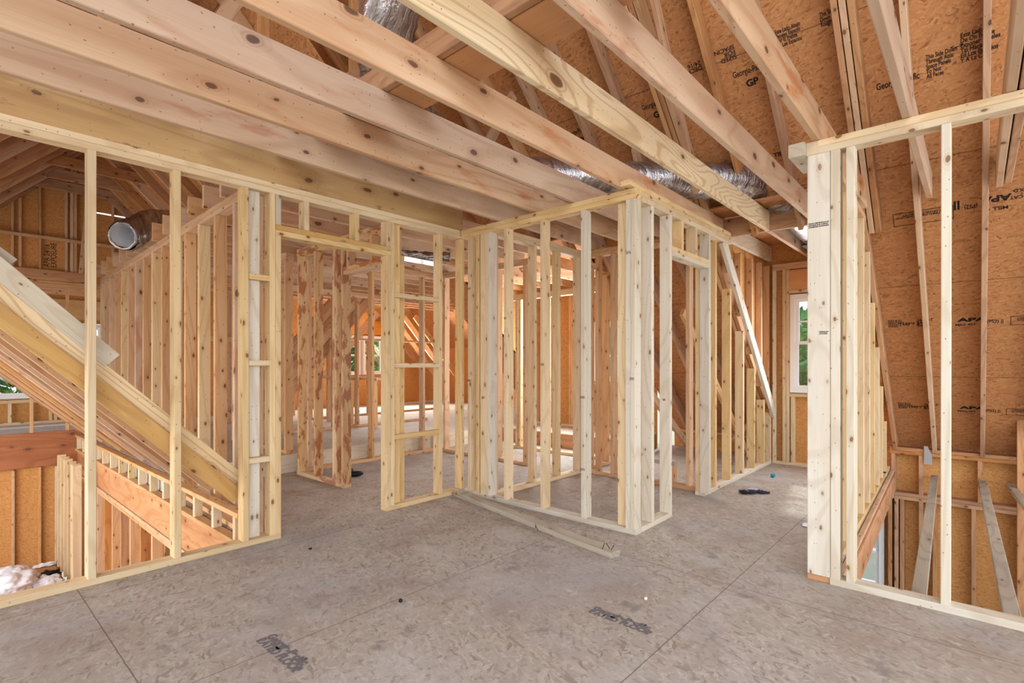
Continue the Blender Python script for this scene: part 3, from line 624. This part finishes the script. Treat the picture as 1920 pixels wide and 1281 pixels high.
# ---------------------------------------------------------------- long left stud wall (wall D)
def dx(y): return 1.474 + (y - 3.87) * .035
Dy = [3.72, 4.03, 4.46, 4.87, 5.27, 5.71, 6.08, 6.48, 6.88, 7.28, 7.68, 8.07, 8.48, 8.87, 9.25, 9.56]
DL = thing('stud_wall', (1.55, 6.6, 0), 'long receding stud wall beside the stair well, reddish studs in a row', 'wall frame')
Dt = (Vector((dx(3.70), 3.70, 0)), Vector((dx(9.62), 9.62, 0)))
for z, m in ((T / 2, 'warm'), (2.464 - T * .5 - .0005, 'warm'), (2.464 - T * 1.5 - .001, 'warm')):
    beam('sole_plate' if z < 1 else 'top_plate', Dt[0] + Vector((D4 / 2, 0, z)), Dt[1] + Vector((D4 / 2, 0, z)), D4, T - .001, m, DL)
for i, y in enumerate(Dy): box('stud', dx(y), dx(y) + D4, y, y + T, T, 2.386, ['warm', 'joist', 'warm', 'pine'][i % 4] if i else 'warm', DL, j=.001)
CK = thing('cripple_wall', (1.42, 6.6, 0), 'low row of short blocks between two plates on the stair well edge', 'wall frame')
box('top_plate', 1.385, 1.455, 3.72, 9.6, .165, .20, 'warm', CK); box('bottom_plate', 1.385, 1.455, 3.72, 9.6, -.03, .005, 'warm', CK)
y = 3.78
while y < 9.5: box('cripple_stud', 1.39, 1.45, y, y + T, .006, .164, 'pine', CK); y += .406
ri = thing('floor_edge_beam', (1.42, 6.6, -.15), 'broad orange floor edge board below the low block row in the stair well', 'beam')
box('beam', 1.41, 1.45, 3.72, 9.6, -.33, -.032, 'rim', ri)
LW = thing('stud_wall', (1.46, 6.6, -2.95), 'lower storey stud wall going down into the stair well', 'wall frame')
for z in (-.372, -.41): box('top_plate', 1.40, 1.49, 3.75, 9.6, z, z + T - .001, 'warm', LW)
for k in range(15): box('stud', 1.40, 1.49, 3.8 + .4 * k, 3.8 + .4 * k + T, -2.91, -.411, 'warm' if k % 2 else 'rafter', LW)
box('sole_plate', 1.40, 1.49, 3.75, 9.6, -2.95, -2.911, 'warm', LW)
lws = boxes('wall_stair', [(1.50, 1.515, 3.75, 9.6, -2.95, -.03)], 'osb_wall'); tag(lws, 'sheathing behind the lower stair well studs', 'wall', kind='structure')
LE = thing('stud_wall', (1.2, 9.0, -1.55), 'short bright stud wall at the landing corner of the stair well', 'wall frame')
for i, y in enumerate((8.2, 8.3, 8.55, 8.8, 9.05, 9.3, 9.5)): box('stud', 1.16, 1.25, y, y + T, -1.55, -.03 if y < 9.5 else -.21, 'pine', LE)
# far beam, lower far wall, landing
bb = box('floor_edge_beam', -2.2, 1.46, 9.58, 9.62, -.20, .27, 'orange', ch=.004); tag(bb, 'deep dark orange beam across the far side of the stair well', 'beam')
w = boxes('wall_stair', [(-2.2, 1.25, 9.66, 9.68, -2.95, -.21)], 'osb_wall'); tag(w, 'orange strand board wall below the far beam', 'wall', kind='structure')
FW = thing('stud_wall', (.5, 9.63, -1.55), 'studs on the strand board wall below the far beam', 'wall frame')
for x in (-.5, .30, .735, 1.00, 1.20): box('stud', x, x + .028, 9.60, 9.655, -1.55, -.21, 'warm', FW)
ld = box('stair_landing', -1.6, 1.15, 6.4, 9.6, -1.60, -1.552, 'rafter', ax=0); tag(ld, 'reddish stair landing deck beneath the plastic bag', 'landing')
LS = thing('stud_wall', (.5, 9.60, .27), 'pair of slim posts on the far beam in front of the far window row', 'wall frame')
for x in (-.3, .91, 1.285): box('stud', x, x + .035, 9.582, 9.618, .27, 2.28, 'warm', LS)
box('top_plate', -2.2, 1.62, 9.56, 9.64, 2.28, 2.32, 'warm', LS); box('top_plate', -2.2, 1.62, 9.56, 9.64, 2.321, 2.36, 'warm', LS)
hb = box('header_beam', -2.2, 1.62, 9.57, 9.63, 2.362, 2.51, 'rafter'); tag(hb, 'dark brown beam under the foyer gable wall', 'beam')
for k in range(4): joist(9.75 + .33 * k, -2.2, 1.9, 'warm', '%s flat ceiling joist over the sunlit strip beyond the foyer' % ordn[k], h=.1, z=2.30, group='joists beyond the foyer')
fb = box('top_plate_beam', -2.2, 2.2, 10.98, 11.04, 1.93, 2.25, 'lvl'); tag(fb, 'yellow header beam above the far window row', 'beam')
FS = thing('stud_wall', (.5, 11.02, .27), 'window studs of the far left wall', 'wall frame')
for x in (-.2, .57, 1.27, 1.33, 2.02): box('stud', x, x + T, 11.0, 11.05, .27, 1.93, 'pine', FS)
box('sole_plate', -2.2, 2.2, 10.97, 11.05, .27, .31, 'pine', FS); box('sill_plate', -.2, 2.2, 11.0, 11.05, .60, .65, 'pine', FS)
for x in (.8, 1.05, 1.6): box('stud', x, x + T, 11.0, 11.05, .31, .60, 'pine', FS)
# foyer gable wall (with one open board joint that lets the sky through)
GX, GZ = 1.38, 4.16
def gz(x): return GZ - abs(x - GX) * 1.0
def gp(z): return GX - (GZ - z), GX + (GZ - z)
sl = 3.425
pp = []
a, b = gp(sl); a2, b2 = gp(2.2)
pp.append(extr([(a2, 2.2 + .31), (a2 + .0, 2.51), (b2, 2.51), (b, sl), (a, sl)][1:], 'Y', 9.66, 9.675))
c, d = gp(sl + .022)
pp.append(extr([(c, sl + .022), (d, sl + .022), (GX, GZ)], 'Y', 9.66, 9.675)); pp.append(extr([(a, sl), (1.62, sl), (1.62, sl + .022), (c, sl + .022)], 'Y', 9.66, 9.675)); pp.append(extr([(1.99, sl), (b, sl), (d, sl + .022), (1.99, sl + .022)], 'Y', 9.66, 9.675))
w = multi('wall_gable', pp, 'osb_wall'); tag(w, 'strand board gable wall of the foyer with a slit of daylight', 'wall', kind='structure')
GW = thing('stud_wall', (1.2, 9.63, 2.51), 'gable wall studs and cross rail high in the foyer', 'wall frame')
for x, wd_ in ((.30, T), (.725, .03), (.80, .03), (1.003, .025), (1.277, .03), (1.335, .035), (1.375, .035), (1.812, .028), (2.2, T)): box('stud', x, x + wd_, 9.60, 9.655, 2.51, gz(x + wd_ / 2) - .12 - abs(0), 'warm', GW)
box('cross_rail', -.4, 2.3, 9.55, 9.598, 2.93, 2.97, 'warm', GW); beam('brace', (1.44, 9.53, 2.5), (1.52, 9.53, 3.6), .03, .05, 'warm', GW, side=(0, 1, 0))
text('APA 24/16\nEXPOSURE 1', .09, (1.12, 9.658, 2.56), (0, 0, 1), (-1, 0, 0), w, sx=.8)
# foyer roof : rafters, collar ties, sheathing
vs = []; 
fr = multi('ceiling', [extr([(GX, GZ + .0), (GX + 1.47, GZ - 1.47), (GX + 1.47, GZ - 1.45), (GX, GZ + .03), (GX - 2.8, GZ - 2.78), (GX - 2.8, GZ - 2.8)][:4], 'Y', 3.75, 9.67), extr([(GX, GZ), (GX, GZ + .03), (GX - 2.8, GZ - 2.77), (GX - 2.8, GZ - 2.8)], 'Y', 3.75, 9.67)], 'osb_roof')
tag(fr, 'strand board over the foyer rafters', 'roof', kind='structure')
for k in range(14):
    y = 9.58 - .41 * k
    for s, nm in ((-1, 'left'), (1, 'right')):
        L_ = 2.7 if s < 0 else 1.42
        p0 = Vector((GX + s * .07, y, GZ - .14)); p1 = Vector((GX + s * L_, y, GZ - .09 - L_ + .02))
        o = beam('rafter', p0, p1, T * .8, .11, 'warm' if k % 2 else 'rafter', side=(0, 1, 0)); tag(o, '%s foyer rafter on the %s slope counting from the gable wall' % (ordn[k], nm), 'rafter', 'foyer roof rafters')
for k, y in enumerate((9.40, 8.84, 8.24)):
    zt = 3.60; hw = GZ - zt - .10
    o = box('collar_tie', GX - hw - .08, GX + hw + .1, y, y + T, zt, zt + .13, 'rafter'); tag(o, '%s collar tie across the foyer roof counting from the gable' % ordn[k], 'beam', 'foyer collar ties')
# slanting rafter bundle over the stairs
for k in range(13):
    y = 3.74 + .45 * k
    o = beam('stair_rafter', (1.40, y + T / 2, .31), (-.1, y + T / 2, .31 + 1.5), T, .095, 'lvl' if k == 0 else ('warm' if k % 2 else 'rafter'), side=(0, 1, 0))
    tag(o, ('nearest slanting stair rafter, yellow with a red-brown scar, behind the left studs' if k == 0 else '%s slanting stair rafter, lower and farther behind the yellow one' % ordn[k]), 'rafter', 'slanting stair rafters')
o = beam('stair_rafter', (1.40, 3.80, .40), (-.1, 3.80, 1.90), T, .14, 'joist2', side=(0, 1, 0)); tag(o, 'striped yellow rafter right behind the nearest slanting one', 'rafter')
o = beam('loose_plank', (.715, 3.80, 1.235), (-.1, 3.80, 2.05), .06, .10, 'white', side=(0, 1, 0)); tag(o, 'pale plank on top of the slanting stair rafters, ending past the first stud', 'board')
o = beam('loose_plank', (.30, 3.88, 1.76), (.0, 3.88, 2.02), .06, .05, 'grey', side=(0, 1, 0)); tag(o, 'weathered grey board end on the pale plank at the left edge', 'board')

# ---------------------------------------------------------------- far room slopes (seen through the studs)
for k in range(4):
    y = 9.65 + .4 * k
    for s, nm in ((-1, 'left'), (1, 'right')):
        o = beam('rafter', (6.95 + s * .50, y, 2.30), (6.95 + s * 1.75, y, .95), T, .12, 'warm', side=(0, 1, 0)); tag(o, '%s sloping rafter on the %s side of the far double window room' % (ordn[k], nm), 'rafter', 'far room rafters')
for k in range(5):
    y = 7.55 + .33 * k
    o = beam('rafter', (4.95, y, 2.36), (3.2, y, .42), T, .14, 'warm' if k % 2 else 'rafter', side=(0, 1, 0)); tag(o, '%s open sloping rafter left of the far double window' % ordn[k], 'rafter', 'open sloping rafters before the far windows')
o = box('purlin', 2.9, 5.2, 9.30, 9.34, 1.58, 1.66, 'pine'); tag(o, 'pale horizontal rail crossing behind the open sloping rafters', 'beam')
ps = [extr([(8.3, 2.68), (8.3, 2.69), (9.3, 1.65), (9.3, 1.62)], 'Y', 6.9, 11.05)]
o = multi('ceiling', ps, 'osb_roof'); tag(o, 'strand board slope of the far double window room', 'ceiling', kind='structure')
fw_ = box('far_header', 6.1, 7.8, 10.98, 11.04, 1.92, 2.25, 'ply'); tag(fw_, 'orange header beam above the far double window', 'beam')
kt = thing('stud_wall', (4.6, 9, .2), 'low knee wall rail of the far room left slope', 'wall frame')
box('top_plate', 4.66, 4.75, 7.0, 11.0, .95, .99, 'warm', kt)
for k in range(6): box('stud', 4.66, 4.75, 7.1 + .7 * k, 7.138 + .7 * k, .2, .95, 'warm', kt)
# braces in the sloped space beside the corridor
for i, (a, b) in enumerate((((5.15, 2.25, 1.75), (7.1, 2.25, .1)), ((5.1, 2.7, 1.05), (6.9, 2.9, .05)), ((6.9, 2.05, .55), (7.25, 2.6, .02)))):
    o = beam('slope_brace', a, b, T, D4, 'warm', side=(0, 1, 0)); tag(o, '%s slanting brace in the low roof space left of the corridor' % ordn[i], 'brace')
kn = thing('stud_wall', (RX, 2.7, 0), 'low knee wall at the eave left of the corridor', 'wall frame')
box('top_plate', RX, RX + D4, 1.97, 3.38, .21, .25, 'warm', kn)
for y in (2.0, 2.4, 2.8, 3.2): box('stud', RX, RX + D4, y, y + T, 0, .21, 'warm', kn)
bc = thing('bench_frame', (5.02, 2.5, 0), 'low step-like frame of boards behind the narrow doorway', 'frame')
box('top_board', 4.98, 5.07, 2.26, 2.82, .19, .228, 'grey', bc); box('leg', 4.98, 5.07, 2.27, 2.31, 0, .189, 'warm', bc); box('leg', 4.98, 5.07, 2.76, 2.80, 0, .189, 'warm', bc)

# ---------------------------------------------------------------- flexible foil ducts
def tube(name, pts, r, mat, parent=None, seg=26, sub=14, wr=.012, open_=True, label=None):
    P_ = [Vector(p) for p in pts]; pl = []
    for i in range(len(P_) - 1):
        p0 = P_[max(i - 1, 0)]; p1 = P_[i]; p2 = P_[i + 1]; p3 = P_[min(i + 2, len(P_) - 1)]
        for s in range(sub):
            t = s / sub; pl.append(.5 * ((2 * p1) + (p2 - p0) * t + (2 * p0 - 5 * p1 + 4 * p2 - p3) * t * t + (3 * p1 - p0 - 3 * p2 + p3) * t ** 3))
    pl.append(P_[-1]); vs, fs = [], []; up = Vector((0, 0, 1))
    for i, p in enumerate(pl):
        d = (pl[min(i + 1, len(pl) - 1)] - pl[max(i - 1, 0)]).normalized(); a = d.cross(up)
        if a.length < .1: a = Vector((1, 0, 0))
        a.normalize(); b = a.cross(d)
        for k in range(seg):
            an = 2 * math.pi * k / seg; rr = r * (1 + (.03 if i % 2 else -.03)) + wr * noise.noise(Vector((i * .35, k * .9, r * 7)))
            vs.append(p + (a * math.cos(an) + b * math.sin(an)) * rr)
    for i in range(len(pl) - 1):
        for k in range(seg): fs.append((i * seg + k, i * seg + (k + 1) % seg, (i + 1) * seg + (k + 1) % seg, (i + 1) * seg + k))
    o = mesh(name, [tuple(v) for v in vs], fs, mat, parent, True)
    return o
d1 = thing('flexible_duct', (3.6, 2.3, 2.8), 'large crinkled foil duct dropping from the attic and lying across the joists', 'duct')
tube('duct_sleeve', [(2.35, 1.95, 4.6), (2.0, 2.1, 3.9), (1.65, 2.3, 3.2), (1.85, 2.62, 2.87), (2.5, 2.93, 2.84), (3.3, 2.93, 2.83), (4.05, 2.3, 2.82), (4.7, 1.66, 2.83), (5.15, 1.42, 2.82), (5.55, 1.275, 2.66), (6.4, 1.275, 2.63)], .153, 'foil', d1)
d2 = thing('flexible_duct', (1.6, 7.0, 2.75), 'foil duct with an open white-lined end above the long stud wall', 'duct')
tube('duct_sleeve', [(1.335, 6.56, 2.53), (1.47, 6.72, 2.62), (1.72, 6.9, 2.80), (2.3, 7.2, 2.86), (3.1, 7.6, 2.86)], .15, 'foil', d2, wr=.02)
tube('duct_lining', [(1.325, 6.55, 2.53), (1.47, 6.72, 2.62), (1.72, 6.9, 2.80), (2.2, 7.15, 2.86)], .115, 'paper', d2, wr=.012)
tube('duct_lining', [(1.318, 6.54, 2.528), (1.33, 6.553, 2.531)], .13, 'paper', d2, wr=.02)
d3 = thing('duct_boot', (3.6, 4.45, 2.40), 'crumpled foil and sheet metal duct boot hanging under the joists behind the left partition', 'duct')
tube('foil_wrap', [(3.30, 4.75, 2.43), (3.45, 4.65, 2.40), (3.68, 4.5, 2.39), (3.85, 4.35, 2.40)], .05, 'foil', d3, wr=.03)
box('metal_plate', 3.2, 3.8, 4.35, 4.55, 2.31, 2.32, 'galv', d3)
d4 = box('metal_vent_plate', 6.05, 6.75, 1.02, 1.36, 2.44, 2.455, 'nail'); tag(d4, 'dark metal vent plate under the corridor ceiling near the window wall', 'vent')

# ---------------------------------------------------------------- things on the floor
pk = thing('loose_plank', (3.0, 2.6, 0), 'loose grey pine plank with bent nails lying on the floor before the closet', 'plank')
beam('plank', (3.25, 3.58, .0195), (2.865, 1.69, .0195), .094, T, 'grey', pk)
for i, (dx_, dy_, ln) in enumerate(((.02, .05, .05), (-.02, .08, .04), (.0, .03, .045), (.0, .62, .04), (.02, .66, .03))):
    q = Vector((2.865, 1.69, .038)) + Vector((dx_, dy_, 0)); o = beam('bent_nail', q, q + Vector((random.uniform(-.03, .03), random.uniform(-.02, .02), ln * .8)), .004, .004, 'nail', pk, ch=.001)
# glove
gl = thing('work_glove', (5.15, 1.62, 0), 'dark striped work glove lying on the corridor floor', 'glove')
def blob(name, parts, mat, parent, lev=2):
    bm = bmesh.new()
    for (c, r, rot) in parts:
        m = Matrix.Translation(c) @ Matrix.Rotation(rot, 4, 'Z') @ Matrix.Diagonal((*r, 1)); bmesh.ops.create_icosphere(bm, subdivisions=lev, radius=1, matrix=m)
    me = bpy.data.meshes.new(name); bm.to_mesh(me); bm.free()
    for p in me.polygons: p.use_smooth = True
    return link(name, me, mat, Matrix.Identity(4), parent)
gx, gy = 5.12, 1.58
blob('palm', [((gx, gy, .022), (.055, .06, .022), .5)], 'navy', gl)
for i in range(4): blob('finger', [((gx + .05 + .012 * i, gy - .07 + .0 + .028 * i - .03, .014), (.045, .012, .012), -.6 + .2 * i), ((gx + .08 + .012 * i, gy - .10 + .03 * i - .03, .012), (.03, .011, .011), -.7 + .2 * i)], 'navy', gl)
blob('thumb', [((gx - .03, gy + .07, .014), (.04, .013, .013), .9)], 'navy', gl)
blob('cuff', [((gx - .06, gy + .03, .02), (.035, .05, .02), .4)], 'black', gl)
for i in range(3): blob('stripe', [((gx - .02 + .025 * i, gy - .01 * i, .035), (.006, .045, .012), .5)], 'cream', gl)
sh = thing('dark_tool', (2.95, 5.05, 0), 'small black tool bag lying behind the mud-stained stud wall', 'bag')
blob('body', [((2.98, 5.05, .05), (.11, .05, .05), .3), ((3.06, 4.98, .03), (.08, .045, .03), -.5)], 'black', sh)
blob('strap', [((2.92, 5.08, .09), (.05, .012, .02), .6)], 'black', sh)
dk = thing('dark_tool', (3.9, 4.2, 0), 'dark hand tool on the floor behind the closet left wall', 'tool')
blob('handle', [((3.95, 3.95, .03), (.12, .02, .02), .5)], 'black', dk); blob('head', [((4.07, 4.0, .05), (.03, .06, .05), .4)], 'nail', dk)
# plastic bag
def crumple(name, c, r, mat, label, cat, amp=.35, fr=2.2, lev=5, parent=None, flat=.0):
    bm = bmesh.new(); bmesh.ops.create_icosphere(bm, subdivisions=lev, radius=1)
    for v in bm.verts:
        p = v.co.copy(); n1 = noise.turbulence(p * fr + Vector(c), 4, True); v.co = p * (1 + amp * (n1 - .6)); v.co.x *= r[0]; v.co.y *= r[1]; v.co.z = max(v.co.z * r[2], -r[2] * .85)
    me = bpy.data.meshes.new(name); bm.to_mesh(me); bm.free()
    for p in me.polygons: p.use_smooth = lev > 3
    o = link(name, me, mat, Matrix.Translation(c), parent)
    return tag(o, label, cat) if label else o
bg_ = thing('plastic_bag', (.62, 8.5, -1.55), 'crumpled white plastic bag on the stair landing at the lower left edge', 'bag')
crumple('bag_body', (.60, 8.55, -1.385), (.30, .34, .19), 'bag', None, None, parent=bg_, amp=.34, fr=1.5); crumple('bag_knot', (.95, 8.45, -1.465), (.15, .13, .10), 'bag', None, None, parent=bg_, amp=.45, lev=4)
crumple('dark_rag', (1.03, 8.9, -1.50), (.12, .10, .05), 'black', 'small dark rag beside the white plastic bag on the landing', 'rag', amp=.8, lev=4)
crumple('paper_scrap', (1.05, 9.45, -1.525), (.14, .05, .03), 'paper', 'white paper scrap at the foot of the wall on the landing', 'paper', amp=.8, lev=3)
crumple('litter_piece', (6.0, 1.62, .022), (.025, .025, .025), 'blue', 'bright blue plastic bit on the corridor floor beyond the glove', 'litter', amp=.3, lev=2)
for (x, y, s, lb) in ((4.38, .95, .05, 'white paper scrap on the corridor floor beside the corner post'), (5.9, 1.13, .035, 'small white scrap on the far corridor floor near the window wall'), (6.6, 1.30, .03, 'tiny white chip at the end of the corridor'), (2.46, 1.27, .012, 'tiny pale blue chip on the open floor in front of the plank end'), (1.9, .68, .01, 'tiny blue-white chip in the right foreground floor')):
    crumple('paper_scrap', (x, y, .006), (s, s * .55, .007), 'paper', lb, 'paper', amp=.6, lev=3)
crumple('litter_piece', (1.60, 2.19, .009), (.011, .011, .010), 'black', 'small black cap lying alone on the open floor', 'litter', amp=.2, lev=2)
crumple('wood_chip', (1.66, 3.25, .006), (.014, .009, .006), 'black', 'tiny dark chip on the floor by the doorway sole plate', 'litter', amp=.5, lev=2)
# faint printing on the floor deck
for (b_, s_, x, y) in (('Georgia-Pacific\nRATED FLOOR', .05, 2.19, 1.42), ('Georgia-Pacific\nRATED FLOOR', .055, 1.0, 2.36)):
    text(b_, s_, (x, y, 0), (0, -1, 0), (1, 0, 0), floor, bold=.003, mat='faded', off=.0012)
# ---------------------------------------------------------------- trees outside
def tree(x, y, h, r, label):
    t = thing('tree', (x, y, -3.2), label, 'tree', 'trees outside the windows')
    beam('trunk', (x, y, -3.2), (x + .1, y, -3.2 + h * .6), .3, .3, 'bark', t)
    vs, fs = [], []
    for i in range(5200):
        d = Vector((random.gauss(0, 1), random.gauss(0, 1), random.gauss(0, 1))).normalized() * (random.uniform(.55, 1) ** .5)
        k = 1 + .25 * noise.noise(d * 2.5 + Vector((x, y, 0)))
        c = Vector((x + d.x * r * k, y + d.y * r * k, -3.2 + h * .58 + d.z * h * .45 * k)); s = random.uniform(.12, .3)
        a = Vector((random.uniform(-1, 1), random.uniform(-1, 1), random.uniform(-1, 1))).normalized(); b = a.orthogonal().normalized(); n_ = len(vs)
        vs += [tuple(c - a * s), tuple(c + b * s * .5), tuple(c + a * s), tuple(c - b * s * .5)]; fs.append((n_, n_ + 1, n_ + 2, n_ + 3))
    mesh('foliage', vs, fs, 'leaf', t)
tree(19, 2.2, 6.2, 2.6, 'leafy green tree outside the corridor window'); tree(26, 7.6, 7.4, 3.0, 'green tree farther off outside the corridor window, on the left')
tree(12.9, 20.5, 6.0, 3.0, 'green tree outside the far double window, nearer of the two'); tree(18.0, 28, 7.5, 3.4, 'green tree farther off beyond the far double window'); tree(1.8, 22, 5.4, 2.6, 'green tree outside the far windows at the left edge')
